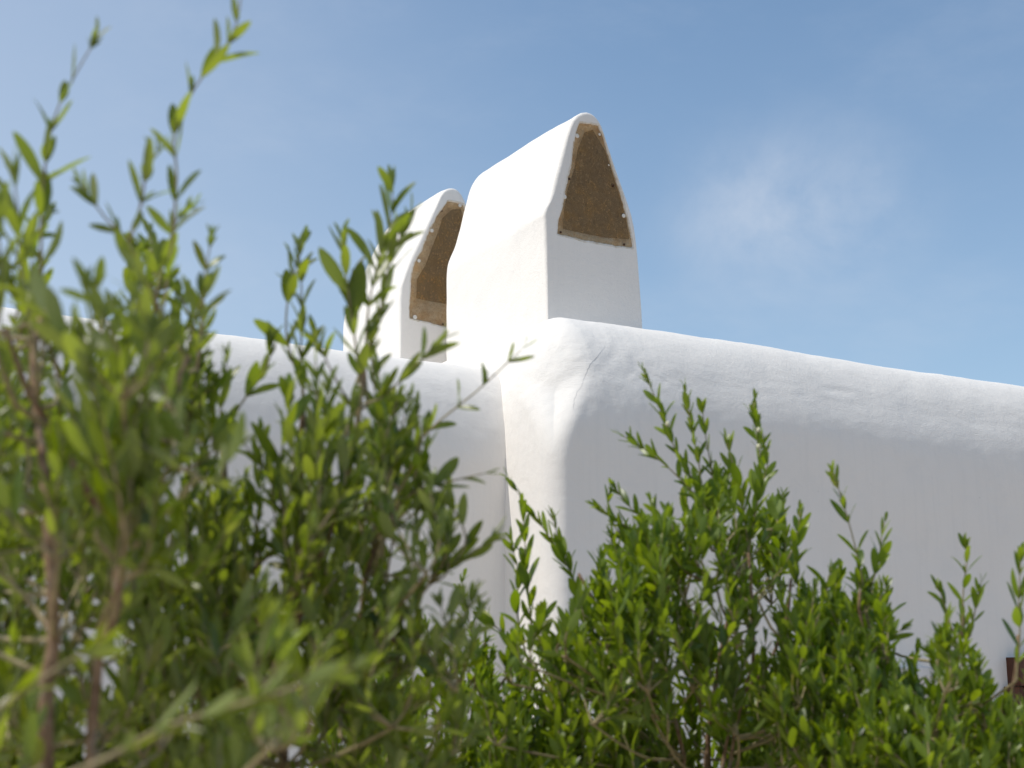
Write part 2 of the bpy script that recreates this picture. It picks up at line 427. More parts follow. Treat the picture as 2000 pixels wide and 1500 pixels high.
def chimney(b1, depth, outer_px, scr_px, hole_px, pins, label, seed, bulge, z_base=3.3):
    O = [hitB(u, v, b1) for u, v in outer_px]
    O = [(O[0][0], z_base)] + O + [(O[-1][0] + 0.005, z_base)]
    S = [hitB(u, v, b1) for u, v in scr_px]; H = [hitB(u, v, b1) for u, v in hole_px]
    cz = sum(p[1] for p in H) / len(H); ca = sum(p[0] for p in H) / len(H)
    n = 220
    rO = poly_at(rounded(O, 1), (ca, cz), n)
    rS = poly_at(S, (ca, cz), n); rH = poly_at(H, (ca, cz), n)
    rn = random.Random(seed)
    # ragged plaster edge round the screen
    rS2 = []
    for i, (x, y) in enumerate(rS):
        nz_ = 0.006 * noise.noise(Vector((x * 30, y * 30, seed))) + 0.003 * noise.noise(Vector((x * 90, y * 90, seed)))
        dx, dy = x - ca, y - cz; L = math.hypot(dx, dy)
        rS2.append((x + dx / L * nz_, y + dy / L * nz_))
    rS = rS2
    V = []; F = []; MI = []
    def ring(pts, bs):
        s = len(V)
        for (x, y), bb in zip(pts, bs):
            V.append(W(x, bb, y))
        return s
    def join(s1, s2, mi, flip=False):
        for i in range(n):
            j = (i + 1) % n
            f = (s1 + i, s1 + j, s2 + j, s2 + i)
            F.append(f[::-1] if flip else f); MI.append(mi)
    def lerp(P, Q, t): return [(p[0] * (1 - t) + q[0] * t, p[1] * (1 - t) + q[1] * t) for p, q in zip(P, Q)]
    def inset(P, d):
        o = []
        for x, y in P:
            dx, dy = ca - x, cz - y; L = math.hypot(dx, dy); o.append((x + dx / L * d, y + dy / L * d))
        return o
    rf = 0.022
    rings = []
    # deep flue -> hole edge -> shelf -> recess edge -> front face -> rounded rim -> sides -> back
    r_ = ring(inset(rH, 0.03), [b1 + 0.45] * n); rings.append(r_)
    seq = [(rH, b1 + 0.014, 2), (rS, b1 + 0.012, 1), (rS, b1 + 0.001, 3), (inset(rS, -0.006), b1 - 0.0005, 3), (inset(rS, -0.013), b1 - 0.0005, 3)]
    for P, bb, mi in seq:
        s = ring(P, [bb] * n); join(r_, s, mi); r_ = s
    Oin = inset(rO, rf); start = inset(rS, -0.013)
    for t in (0.12, 0.3, 0.5, 0.7, 0.88, 1.0):
        P = lerp(start, Oin, t)
        bs = [b1 - 0.0005 * (1 - t) + 0.0012 * noise.noise(Vector((x * 6, y * 6, seed))) * math.sin(PI * t) for x, y in P]
        s = ring(P, bs); join(r_, s, 0); r_ = s
    for k in range(1, 6):
        th = k / 5 * PI / 2
        s = ring(inset(rO, rf * (1 - math.sin(th))), [b1 + rf * (1 - math.cos(th))] * n); join(r_, s, 0); r_ = s
    nb = 26
    for k in range(1, nb + 1):
        t = k / nb; b = b1 + rf + (depth - rf - 0.13) * t
        P = []
        soft = smooth01(t * 2.2)
        for i, (x, y) in enumerate(rO):
            up = smooth01((y - 3.9) / 0.8)
            yy = y + bulge * math.sin(PI * min(1, t * 0.95)) * up
            P.append((x, yy))
        if soft > 0:                                      # the arris fades towards the back
            for _ in range(int(14 * soft)):
                P = [(P[i][0] * .5 + (P[i - 1][0] + P[(i + 1) % n][0]) * .25, P[i][1] * .5 + (P[i - 1][1] + P[(i + 1) % n][1]) * .25) for i in range(n)]
        s = ring(P, [b] * n); join(r_, s, 0); r_ = s
    last = P; bl = b
    for k in range(1, 9):
        th = k / 8 * PI / 2
        s = ring(inset(last, 0.10 * (1 - math.cos(th))), [bl + 0.13 * math.sin(th)] * n); join(r_, s, 0); r_ = s
    V.append(W(ca, bl + 0.13, cz)); cidx = len(V) - 1
    for i in range(n): F.append((r_ + i, r_ + (i + 1) % n, cidx)); MI.append(0)
    V.append(W(ca, b1 + 0.45, cz)); c2 = len(V) - 1
    for i in range(n): F.append(((i + 1) % n, i, c2)); MI.append(2)
    # gentle hand-made unevenness
    me = mesh('body', V, F)
    me.polygons.foreach_set('material_index', MI)
    me.update()
    nr = [v.normal.copy() for v in me.vertices]
    for v in me.vertices:
        if v.co.dot(B) > b1 + 0.02:
            p = v.co; k = smooth01((p.dot(B) - b1 - 0.02) / 0.06)
            v.co = p + nr[v.index] * k * (0.010 * noise.noise(p * 2.4 + Vector((seed, 0, 0))) + 0.003 * noise.noise(p * 9))
    me.update()
    root = empty('chimney', W(ca, b1 + depth / 2, z_base))
    tag(root, label, 'chimney', 'white plastered chimneys on the roof')
    bo = sub('body', me, root, [M['plaster'], M['ochre'], M['soot'], M['ragged']])
    wnm = bo.modifiers.new('normals', 'WEIGHTED_NORMAL'); wnm.weight = 80; wnm.mode = 'FACE_AREA'
    # screen sheet
    V = []; F = []
    P = inset(rS, -0.004)
    V.append(W(ca, b1 + 0.010, cz))
    for t in (0.5, 1.0):
        for x, y in lerp([(ca, cz)] * n, P, t):
            V.append(W(x, b1 + 0.0085 + 0.002 * noise.noise(Vector((x * 20, y * 20, 7))), y))
    for i in range(n):
        j = (i + 1) % n
        F.append((0, 1 + i, 1 + j)); F.append((1 + i, 1 + n + i, 1 + n + j, 1 + j))
    sub('screen', mesh('screen', V, F), root, [M['screen']])
    for (u, v, r, dark) in pins:
        a, z = hitB(u, v, b1)
        bm = bmesh.new()
        prof = [(1.0, 0.0), (1.0, 0.35), (0.8, 0.6), (0.42, 0.66), (0.36, 0.48), (0.0, 0.48)] if not dark else [(0.8, 0), (0.75, 0.5), (0.4, 0.8), (0, 0.85)]
        prev = None
        for pr, ph in prof:
            if pr == 0:
                c = bm.verts.new(W(a, b1 - ph * r * 0.8 + 0.004, z))
                for i in range(14): bm.faces.new((prev[i], prev[(i + 1) % 14], c))
            else:
                cur = [bm.verts.new(W(a + math.cos(2 * PI * i / 14) * pr * r, b1 + 0.006 - ph * r * 0.8, z + math.sin(2 * PI * i / 14) * pr * r)) for i in range(14)]
                if prev:
                    for i in range(14): bm.faces.new((prev[i], prev[(i + 1) % 14], cur[(i + 1) % 14], cur[i]))
                prev = cur
        sm = bpy.data.meshes.new('screw'); bm.to_mesh(sm); bm.free()
        so = sub('screw', sm, root, [M['rust'] if dark else M['cap']])
        so['label'] = 'dark rusty screw head' if dark else 'pale round screw cap'
    return root

chimney(6.638, 1.26,
    [(1069, 620), (1067, 520), (1064, 432), (1062, 414), (1077, 385), (1087, 342), (1100, 295), (1111, 252), (1122, 227), (1143, 216), (1161, 222),
     (1174, 239), (1183, 266), (1204, 328), (1226, 389), (1239, 432), (1246, 486), (1251, 558), (1256, 630)],
    [(1132, 240), (1151, 242), (1169, 245), (1178, 264), (1188, 299), (1200, 340), (1213, 378), (1223, 417), (1231, 448), (1237, 484), (1205, 480),
     (1153, 471), (1118, 464), (1089, 457), (1091, 429), (1099, 407), (1105, 369), (1115, 328), (1120, 287), (1126, 256)],
    [(1144, 257), (1160, 252), (1184, 291), (1198, 334), (1213, 382), (1225, 425), (1232, 466), (1184, 463), (1143, 455), (1102, 446), (1104, 407),
     (1112, 365), (1124, 328), (1131, 289)],
    [(1128, 265, .013, 0), (1172, 262, .008, 0), (1113, 349, .009, 1), (1103, 384, .014, 0), (1198, 362, .011, 1), (1219, 421, .012, 0),
     (1220, 477, .009, 1), (1096, 453, .008, 1), (1190, 322, .005, 0)],
    'nearer of the two chimneys, large and white, with all of its brown screen showing', 3, 0.015)
chimney(8.19, 0.98,
    [(781, 693), (781, 638), (781, 566), (788, 542), (802, 504), (819, 470), (836, 434), (853, 398), (862, 377), (874, 367), (889, 366), (900, 374),
     (909, 391), (925, 435), (945, 495), (960, 550), (964, 600), (966, 700)],
    [(874, 394), (889, 395), (906, 400), (917, 440), (935, 500), (946, 560), (952, 655), (874, 639), (836, 629), (800, 621), (800, 602), (804, 542),
     (810, 513), (824, 489), (836, 458), (855, 420)],
    [(884, 408), (902, 406), (912, 445), (930, 510), (941, 590), (942, 602), (874, 593), (843, 588), (815, 582), (816, 545), (832, 518), (845, 484), (857, 453), (866, 425)],
    [(899, 401, .012, 0), (844, 450, .013, 0), (819, 509, .012, 0), (811, 619, .014, 0), (864, 412, .007, 1), (866, 633, .008, 1)],
    'farther chimney, half hidden behind the nearer one, its brown screen partly covered', 8, 0.015)

# ------------------------------------------------------------------ wooden shutter, niche and low pillar at the lower right
def box_mesh(name, a0, a1, b0, b1, z0, z1, bev=0.004):
    bm = bmesh.new()
    bmesh.ops.create_cube(bm, size=1)
    for v in bm.verts:
        v.co = W(a0 + (v.co.x + .5) * (a1 - a0), b0 + (v.co.y + .5) * (b1 - b0), z0 + (v.co.z + .5) * (z1 - z0))
    if bev: bmesh.ops.bevel(bm, geom=bm.edges[:], offset=bev, segments=2, affect='EDGES', profile=0.6)
    me = bpy.data.meshes.new(name); bm.to_mesh(me); bm.free(); return me
aw, zw = hitB(1937, 1372, B0); aw2, zw2 = hitB(1966, 1284, B0)
door = empty('wooden_door', W(aw + 0.5, B0 - 0.03, 0)); tag(door, 'dark reddish brown wooden door behind the foliage at the right edge', 'door')
sub('frame', box_mesh('frame', aw + 0.02, aw + 0.10, B0 - 0.07, B0 + 0.02, 0, zw), door, [M['wood']])
sub('frame', box_mesh('frame', aw + 0.92, aw + 1.0, B0 - 0.07, B0 + 0.02, 0, zw2), door, [M['wood']])
sub('lintel', box_mesh('lintel', aw2, aw + 1.06, B0 - 0.09, B0 + 0.02, zw2 - 0.16, zw2), door, [M['wood']])
for i in range(6):
    x0 = aw + 0.105 + i * 0.135
    sub('plank', box_mesh('plank', x0, x0 + 0.130, B0 - 0.035 - 0.004 * (i % 2), B0 + 0.0, 0.02, zw2 - 0.165), door, [M['wood']])
ap, zp = hitB(1782, 1300, B0 - 0.15); ap2, _ = hitB(1842, 1236, B0 - 0.15)
pil = link('low_pillar', box_mesh('low_pillar', ap, ap2, B0 - 0.13, B0 - 0.012, 0, zp, 0.055), None, [M['pink']])
tag(pil, 'low rosy plastered pillar against the white wall, mostly hidden by leaves', 'pillar')

# ------------------------------------------------------------------ olive bushes
def at(u, v, d):
    """point of the place seen at photo position (u, v), d metres in front of the camera"""
    return Vector((0, 0, CAM_Z)) + ray(u, v) * d
def to_px(p):
    q = p - Vector((0, 0, CAM_Z))
    f = q.y * math.cos(PITCH) + q.z * math.sin(PITCH); up = -q.y * math.sin(PITCH) + q.z * math.cos(PITCH)
    return 1000 + q.x / f * FPX, 750 - up / f * FPX, f

def catmull(pts, step):
    P = [pts[0]] + list(pts) + [pts[-1]]; out = []
    for i in range(1, len(P) - 2):
        L = (P[i + 1] - P[i]).length; n = max(1, int(L / step))
        for k in range(n):
            t = k / n; a, b, c, d = P[i - 1], P[i], P[i + 1], P[i + 2]
            out.append(0.5 * ((2 * b) + (c - a) * t + (2 * a - 5 * b + 4 * c - d) * t * t + (3 * b - a - 3 * c + d) * t ** 3))
    out.append(pts[-1].copy()); return out
def tube(path, r0, r1, sides=6, knots=0.0):
    V = []; F = []; n = len(path)
    ref = Vector((0.3, 0.9, 0.2))
    for i, p in enumerate(path):
        tg = (path[min(i + 1, n - 1)] - path[max(i - 1, 0)])
        if tg.length < 1e-9: tg = Vector((0, 0, 1))
        tg.normalize(); x = tg.cross(ref).normalized(); y = tg.cross(x)
        t = i / max(1, n - 1); r = r0 + (r1 - r0) * t
        if knots: r *= 1 + knots * noise.noise(p * 22)
        for k in range(sides):
            an = 2 * PI * k / sides; V.append(p + (x * math.cos(an) + y * math.sin(an)) * r)
        if i:
            s = (i - 1) * sides
            for k in range(sides): F.append((s + k, s + (k + 1) % sides, s + sides + (k + 1) % sides, s + sides + k))
    F.append(tuple(range((n - 1) * sides, n * sides))); F.append(tuple(range(sides))[::-1])
    return V, F

# leaf templates: unit length along +X, upper side +Z
def leaf_template(w, curl, fold, twist, pw=0.9):
    V = []; F = []; TS = (0, 0.14, 0.34, 0.56, 0.76, 0.92, 1); n = 6
    for i in range(n + 1):
        t = TS[i]
        hw = w * 0.5 * (math.sin(PI * min(1, t ** (pw * 1.2))) ** 0.6 if 0 < t < 1 else 0) + (0.012 if t == 0 else 0.0)
        if t == 1: hw = 0.003
        z = -curl * t * t; tw = twist * t
        for s in (-1, 0, 1):
            y = s * hw; zz = abs(s) * hw * fold
            V.append((t - 0.10 * curl * t * t, y * math.cos(tw) - zz * math.sin(tw), z + zz * math.cos(tw) + y * math.sin(tw)))
    for i in range(n):
        for s in (0, 1):
            a = i * 3 + s; F.append((a, a + 3, a + 4, a + 1))
    return np.array(V), F
TEMPL = [leaf_template(0.26, 0.10, 0.30, 0.2), leaf_template(0.22, -0.12, 0.42, -0.3), leaf_template(0.29, 0.28, 0.22, 0.1),
         leaf_template(0.20, 0.04, 0.5, 0.35, 0.8), leaf_template(0.32, -0.05, 0.25, -0.15, 0.85), leaf_template(0.25, 0.20, 0.15, 0.5)]

KL = 1.32                                              # overall leaf size
class Plant:
    def __init__(s, label, base_px, d, leafmat, leaf_len, cat='olive bush', name='olive_bush'):
        s.base = Vector((at(base_px, 1356, d).x, at(base_px, 1356, d).y, 0)); s.d = d
        s.label = label; s.mat = leafmat; s.ll = leaf_len * KL; s.name = name; s.cat = cat
        s.limbs = []; s.shoots = []; s.leaves = []; s.nodes = []; s.buds = []
    def limb(s, pts, r0, r1):
        path = catmull(pts, 0.04)
        for i, p in enumerate(path[2:-1]):
            path[i + 2] = p + Vector((noise.noise(p * 7), noise.noise(p * 7 + Vector((9, 0, 0))), 0)) * 0.012
        s.limbs.append((path, r0, r1)); s.nodes += path[3:]
    def nearest(s, p):
        best = None; bd = 1e9
        for q in s.nodes:
            dz = p.z - q.z
            dd = (p - q).length + (0.6 * max(0, 0.06 - dz) * 10)
            if dd < bd: bd = dd; best = q
        return best
    def shoot(s, pts, r0=0.0022, ll=None, start=0.12, gap=0.026, attach=True, rnd=random, ang=0.62, grow=True):
        ll = ll * KL if ll else s.ll
        if attach and s.nodes:
            q = s.nearest(pts[0])
            if q is not None and (q - pts[0]).length > 0.02:
                m_ = (q + pts[0]) / 2 + Vector((rnd.uniform(-.02, .02), rnd.uniform(-.02, .02), -0.03 * rnd.random()))
                con = catmull([q, m_, pts[0], pts[0] + (pts[1] - pts[0]) * 0.1], 0.03)
                s.limbs.append((con, max(r0 * 1.5, 0.003), r0)); 
        path = catmull(pts, 0.012)
        s.shoots.append((path, r0, 0.0009))
        sid = len(s.shoots) - 1
        cum = [0.0]
        for i in range(1, len(path)): cum.append(cum[-1] + (path[i] - path[i - 1]).length)
        L = cum[-1]; x = L * start; k = rnd.randint(0, 3); roll0 = rnd.uniform(0, PI)
        ref = Vector((rnd.uniform(-1, 1), rnd.uniform(-1, 1), 0.1)).normalized()
        while x < L:
            i = min(range(len(cum)), key=lambda j: abs(cum[j] - x)) if len(cum) < 8 else int(np.searchsorted(cum, x)) 
            i = min(i, len(path) - 2)
            p = path[i]; tg = (path[i + 1] - path[max(i - 1, 0)]).normalized()
            sx = tg.cross(ref).normalized(); sy = tg.cross(sx)
            t = x / L
            taper = 0.55 + 0.6 * math.sin(PI * min(1, 0.12 + 0.86 * t)) if grow else 1
            if t > 0.93: taper *= 0.65
            roll = roll0 + k * PI / 2 + rnd.uniform(-.3, .3)
            for sg in (0, PI):
                if rnd.random() < 0.07: continue
                side = sx * math.cos(roll + sg) + sy * math.sin(roll + sg)
                an = ang * rnd.uniform(0.6, 1.35) * (1 - 0.35 * t)
                dr = (tg * math.cos(an) + side * math.sin(an) + Z * rnd.uniform(0.0, 0.22)).normalized()
                nrm = (tg * math.sin(an) - side * math.cos(an) + Vector((rnd.gauss(0, .3), rnd.gauss(0, .3), rnd.gauss(0, .3))))
                nrm = (nrm - dr * nrm.dot(dr)).normalized()
                nrm = Matrix.Rotation(rnd.gauss(0, 0.6), 3, dr) @ nrm
                s.leaf(p, dr, nrm, ll * taper * rnd.uniform(0.72, 1.18), sid, rnd)
                if rnd.random() < 0.38:                 # small leaves in the axil
                    for q in (-1, 1):
                        d2 = (dr + tg * rnd.uniform(.2, .9) + side.cross(tg) * q * rnd.uniform(.2, .5)).normalized()
                        n3 = (nrm - d2 * nrm.dot(d2)).normalized()
                        s.leaf(p + tg * 0.002, d2, Matrix.Rotation(rnd.gauss(0, .6), 3, d2) @ n3, ll * rnd.uniform(0.28, 0.5), sid, rnd)
            x += gap * rnd.uniform(0.75, 1.3) * (1.25 - 0.5 * t); k += 1
        # tip pair
        tg = (path[-1] - path[-3]).normalized()
        for sg in (-1, 1):
            side = tg.cross(ref).normalized() * sg
            dr = (tg + side * 0.25).normalized(); nrm = (-side + tg * .25); nrm = (nrm - dr * nrm.dot(dr)).normalized()
            s.leaf(path[-1], dr, nrm, ll * rnd.uniform(.45, .65), sid, rnd)
    def leaf(s, p, dr, nrm, L, sid, rnd=random):
        y = nrm.cross(dr)
        w = rnd.uniform(0.85, 1.2)
        s.leaves.append((p.copy(), dr, y, nrm, L, w, sid, rnd.randrange(len(TEMPL))))

def fill(pl, env, vmax, umin, umax, drange, count, rn, shl=(0.12, 0.30), lean=0.0, fan=0.55, gap=0.026, ll=None, density_pow=1.0, thick=0.0022):
    """shoots whose tips stay under the outline env = [(u, v)...]"""
    us = [e[0] for e in env]; vs = [e[1] for e in env]
    tries = 0; made = 0
    while made < count and tries < count * 30:
        tries += 1
        u = rn.uniform(umin, umax); top = float(np.interp(u, us, vs))
        if top > vmax: continue
        v = top + (vmax - top) * rn.random() ** density_pow
        d = rn.uniform(*drange)
        m0 = at(u, v, d)
        nsh = rn.choice((3, 4, 6, 7))
        bt = m0 - Z * rn.uniform(*shl)
        dirs = rn.uniform(-fan, fan)
        base = bt
        for k in range(nsh):
            L = rn.uniform(*shl)
            th = lean + rn.gauss(0, fan); ph = rn.uniform(0, 2 * PI)
            dv = Vector((math.sin(th) * math.cos(ph) * 1.0 + lean, math.sin(th) * math.sin(ph), math.cos(th))).normalized()
            tip = base + dv * L
            pu, pv, pd = to_px(tip)
            lim = float(np.interp(pu, us, vs))
            mar = 15 + rn.expovariate(1 / 60)
            if pv < lim + mar:                      # shorten until under the outline
                L *= 0.6; tip = base + dv * L; pu, pv, pd = to_px(tip)
                if pv < float(np.interp(pu, us, vs)) + mar * 0.8: continue
            if pd < 0.75: continue
            mid = (base + tip) / 2 + Vector((rn.gauss(0, .02), rn.gauss(0, .02), -0.02)) 
            pl.shoot([base, mid, tip], thick, ll, 0.1, gap, attach=(k == 0), rnd=rn)
            made += 1

def build(pl, first_id):
    root = empty(pl.name, pl.base)
    tag(root, pl.label, pl.cat, 'olive bushes growing in front of the house')
    for path, r0, r1 in pl.limbs:
        big = r0 > 0.007
        V, F = tube(path, r0, r1, 9 if big else 6, 0.25 if big else 0.1)
        sub('trunk' if r0 > 0.018 else 'branch', mesh('branch', V, F), root, [M['bark'] if r0 > 0.0045 else M['twig']])
    sh_obj = []
    for path, r0, r1 in pl.shoots:
        V, F = tube(path, r0, r1, 5, 0.1)
        sh_obj.append(sub('twig', mesh('twig', V, F), root, [M['twig']]))
    # the leaves that show largest are objects, the others one part
    order = sorted(range(len(pl.leaves)), key=lambda i: -pl.score[i])
    solo = set(i for i in order[:298] if pl.score[i] > 0)
    LM = []
    for k, (tv, tf) in enumerate(TEMPL):
        me = bpy.data.meshes.new('leaf'); me.from_pydata([tuple(v) for v in tv], [], tf)
        me.polygons.foreach_set('use_smooth', [True] * len(me.polygons)); me.materials.append(pl.mat); me.update(); LM.append(me)
    inv = Matrix.Translation(-pl.base)
    VV = []; FF = []; off = 0
    for i, (p, dr, y, nrm, L, w, sid, tk) in enumerate(pl.leaves):
        if i in solo:
            o = bpy.data.objects.new('leaf', LM[tk]); COL.objects.link(o)
            o.parent = sh_obj[sid]
            mt = Matrix(((dr.x * L, y.x * L * w, nrm.x * L, p.x), (dr.y * L, y.y * L * w, nrm.y * L, p.y), (dr.z * L, y.z * L * w, nrm.z * L, p.z), (0, 0, 0, 1)))
            o.matrix_local = mt
        else:
            tv, tf = TEMPL[tk]
            R_ = np.array([[*(dr * L)], [*(y * L * w)], [*(nrm * L)]])
            VV.append(tv @ R_ + np.array(p)); FF.append(np.array(tf) + off); off += len(tv)
    if VV:
        V = np.concatenate(VV); Fa = np.concatenate(FF)
        me = bpy.data.meshes.new('foliage')
        me.vertices.add(len(V)); me.vertices.foreach_set('co', V.ravel())
        me.loops.add(Fa.size); me.loops.foreach_set('vertex_index', Fa.ravel().astype(np.int32))
        me.polygons.add(len(Fa)); me.polygons.foreach_set('loop_start', np.arange(0, Fa.size, 4, dtype=np.int32))
        me.polygons.foreach_set('use_smooth', np.ones(len(Fa), dtype=bool))
        me.update(calc_edges=True); me.validate()
        fo = sub('foliage', me, root, [pl.mat]); fo['kind'] = 'stuff'
    for p, r in pl.buds:
        bm = bmesh.new(); bmesh.ops.create_icosphere(bm, subdivisions=2, radius=r, matrix=Matrix.Translation(p) @ Matrix.Diagonal((1, 1, 1.25, 1)))
        me = bpy.data.meshes.new('bud'); bm.to_mesh(me); bm.free()
        for q in me.polygons: q.use_smooth = True
        sub('bud', me, root, [M['berry']])
    return root

def P(d, *uv): return [at(u, v, d + dd) for (u, v, *x) in uv for dd in [(x[0] if x else 0)]]

plants = []
# ---- 1: tall blurred olive at the left edge, closest to the camera
p1 = Plant('tall blurred olive bush nearest the camera, filling the left edge', 130, 1.62, M['leaf_near'], 0.044)
b = p1.base
p1.limb([b, b + Vector((0, 0, 0.7)), at(75, 1500, 1.52), at(100, 1250, 1.54), at(95, 1000, 1.58), at(70, 800, 1.66), at(82, 620, 1.74)], 0.020, 0.004)
p1.limb([b + Vector((.03, .02, 0)), b + Vector((0.06, 0.03, .8)), at(170, 1460, 1.54), at(225, 1180, 1.56), at(262, 900, 1.64), at(300, 740, 1.76), at(315, 620, 1.78)], 0.014, 0.0035)
p1.limb([at(232, 1050, 1.70), at(140, 900, 1.62), at(40, 760, 1.56), at(10, 640, 1.55)], 0.006, 0.003)
p1.limb([at(262, 900, 1.72), at(330, 760, 1.74), at(370, 700, 1.76)], 0.006, 0.003)
r = random.Random(5)
T = lambda pl, d, uv, ll=None, gap=0.026, start=0.1, ang=0.62, r0=0.0022, at_=True, grow=True: pl.shoot(P(d, *uv), r0, ll, start, gap, at_, r, ang, grow)
T(p1, 1.76, [(82, 620), (80, 470), (86, 340), (108, 225), (150, 140), (184, 82)], 0.040, 0.036, 0.16, 0.8, 0.0022)
T(p1, 1.80, [(315, 620), (335, 480), (345, 340), (340, 265), (380, 172), (430, 108), (462, 45), (472, -30)], 0.040, 0.036, 0.10, 0.8, 0.0022)
T(p1, 1.72, [(255, 560), (250, 475), (205, 425), (162, 365)], 0.036, 0.03)
T(p1, 1.72, [(250, 475), (275, 400), (285, 340), (305, 300)], 0.036, 0.028)
T(p1, 1.86, [(300, 640), (312, 545), (345, 430), (372, 405)], 0.034, 0.034)
T(p1, 1.90, [(385, 720), (396, 600), (402, 530), (412, 470)], 0.032, 0.036)
T(p1, 1.66, [(60, 640), (40, 520), (35, 420), (25, 330)], 0.042, 0.03)
T(p1, 1.58, [(190, 1000), (190, 850), (175, 690), (190, 560)], 0.040, 0.028)
T(p1, 1.62, [(60, 900), (20, 760), (0, 620), (-10, 520)], 0.040, 0.028)
T(p1, 1.70, [(345, 850), (352, 740), (372, 660), (398, 570)], 0.042, 0.032)
T(p1, 1.70, [(330, 800), (290, 700), (282, 630)], 0.042, 0.032)
T(p1, 1.15, [(90, 1530), (210, 1480), (330, 1418), (520, 1360), (700, 1300)], 0.030, 0.036, 0.2, 0.5, 0.0026)
T(p1, 1.2, [(-20, 1395), (60, 1340), (120, 1300), (190, 1262)], 0.032, 0.045, 0.2, 0.5, 0.0022)
env1 = [(-100, 300), (0, 290), (60, 300), (110, 380), (150, 470), (230, 430), (300, 440), (345, 500), (400, 590), (450, 760), (520, 860), (600, 1100)]
fill(p1, env1, 1650, -120, 440, (1.45, 2.2), 290, random.Random(21), (0.10, 0.22), 0.0, 0.45, 0.022, 0.034)
fill(p1, [(-100, 900), (200, 880), (500, 1100), (700, 1250)], 1750, -120, 560, (1.35, 1.7), 22, random.Random(22), (0.10, 0.2), 0.0, 0.6, 0.028, 0.036)
fill(p1, [(-100, 760), (200, 800), (400, 1000), (560, 1200)], 1750, -160, 520, (2.0, 2.7), 180, random.Random(23), (0.12, 0.24), 0.0, 0.5, 0.026, 0.044)
plants.append(p1)

# ---- 2: olive in the middle left, slightly farther
p2 = Plant('blurred olive bush covering the middle of the side wall and the farther chimney', 560, 2.15, M['leaf_near'], 0.046)
b = p2.base
p2.limb([b, b + Vector((0, 0, .7)), at(555, 1500, 2.12), at(540, 1330, 2.14), at(560, 1180, 2.16), at(580, 1040, 2.18), at(590, 900, 2.2), at(592, 780, 2.2)], 0.016, 0.004)
p2.limb([at(548, 1280, 2.15), at(620, 1100, 2.12), at(672, 930, 2.14), at(700, 800, 2.16), at(712, 700, 2.18)], 0.008, 0.0035)
p2.limb([b + Vector((.05, .02, 0)), b + Vector((.12, 0, .8)), at(700, 1450, 2.2), at(708, 1280, 2.22), at(706, 1130, 2.22), at(760, 960, 2.22)], 0.012, 0.0035)
p2.limb([at(545, 1320, 2.15), at(480, 1150, 2.2), at(440, 980, 2.22), at(430, 850, 2.25)], 0.007, 0.003)
p2.limb([at(708, 1235, 2.22), at(760, 1245, 2.2), at(840, 1270, 2.18)], 0.0065, 0.005)
T(p2, 2.22, [(592, 800), (588, 690), (590, 590), (584, 490)], 0.044, 0.034, 0.08)
T(p2, 2.22, [(592, 760), (560, 660), (566, 560), (590, 480)], 0.042, 0.040, 0.1)
T(p2, 2.18, [(712, 720), (720, 600), (742, 500), (765, 420), (766, 368)], 0.049, 0.026, 0.02, 0.7)
T(p2, 2.16, [(705, 760), (690, 640), (676, 540), (668, 470)], 0.049, 0.026, 0.05)
T(p2, 2.20, [(715, 700), (745, 600), (760, 520), (800, 420)], 0.046, 0.028, 0.05)
T(p2, 2.14, [(700, 790), (740, 780), (790, 735), (835, 690), (858, 668)], 0.042, 0.040, 0.1, 0.6)
T(p2, 2.30, [(700, 1010), (770, 915), (850, 830), (930, 765), (1000, 700), (1018, 683)], 0.039, 0.054, 0.15, 0.95, 0.0026)
T(p2, 2.14, [(700, 820), (645, 720), (620, 660)], 0.046, 0.03)
T(p2, 2.2, [(440, 880), (430, 800), (440, 760), (442, 700)], 0.039, 0.034)
T(p2, 2.2, [(430, 860), (470, 790), (520, 720), (530, 670)], 0.042, 0.036)
T(p2, 2.2, [(760, 1010), (810, 960), (880, 940), (945, 925)], 0.039, 0.042)
T(p2, 2.2, [(740, 1120), (820, 1130), (890, 1100), (965, 1050)], 0.048, 0.04)
T(p2, 2.2, [(750, 1000), (740, 900), (745, 830), (770, 790)], 0.042, 0.038)
T(p2, 2.2, [(750, 1000), (800, 950), (820, 880), (815, 800)], 0.04, 0.045)
T(p2, 2.1, [(600, 1020), (610, 900), (630, 830), (640, 760)], 0.048, 0.03)
T(p2, 2.12, [(560, 1050), (545, 930), (560, 830), (566, 770)], 0.048, 0.03)
T(p2, 2.1, [(620, 1060), (660, 950), (676, 880), (690, 800)], 0.048, 0.03)
env2 = [(400, 820), (440, 760), (520, 720), (560, 640), (600, 640), (640, 560), (660, 470), (780, 470), (800, 700), (840, 840), (900, 960), (960, 1080), (1000, 1250)]
fill(p2, env2, 1180, 400, 920, (2.05, 2.4), 85, random.Random(31), (0.12, 0.26), 0.0, 0.38, 0.023, 0.034)
fill(p2, [(350, 950), (500, 930), (640, 950), (800, 1060), (900, 1200), (960, 1330)], 1750, 360, 880, (1.95, 2.5), 215, random.Random(32), (0.12, 0.24), 0.0, 0.5, 0.023, 0.034)
plants.append(p2)

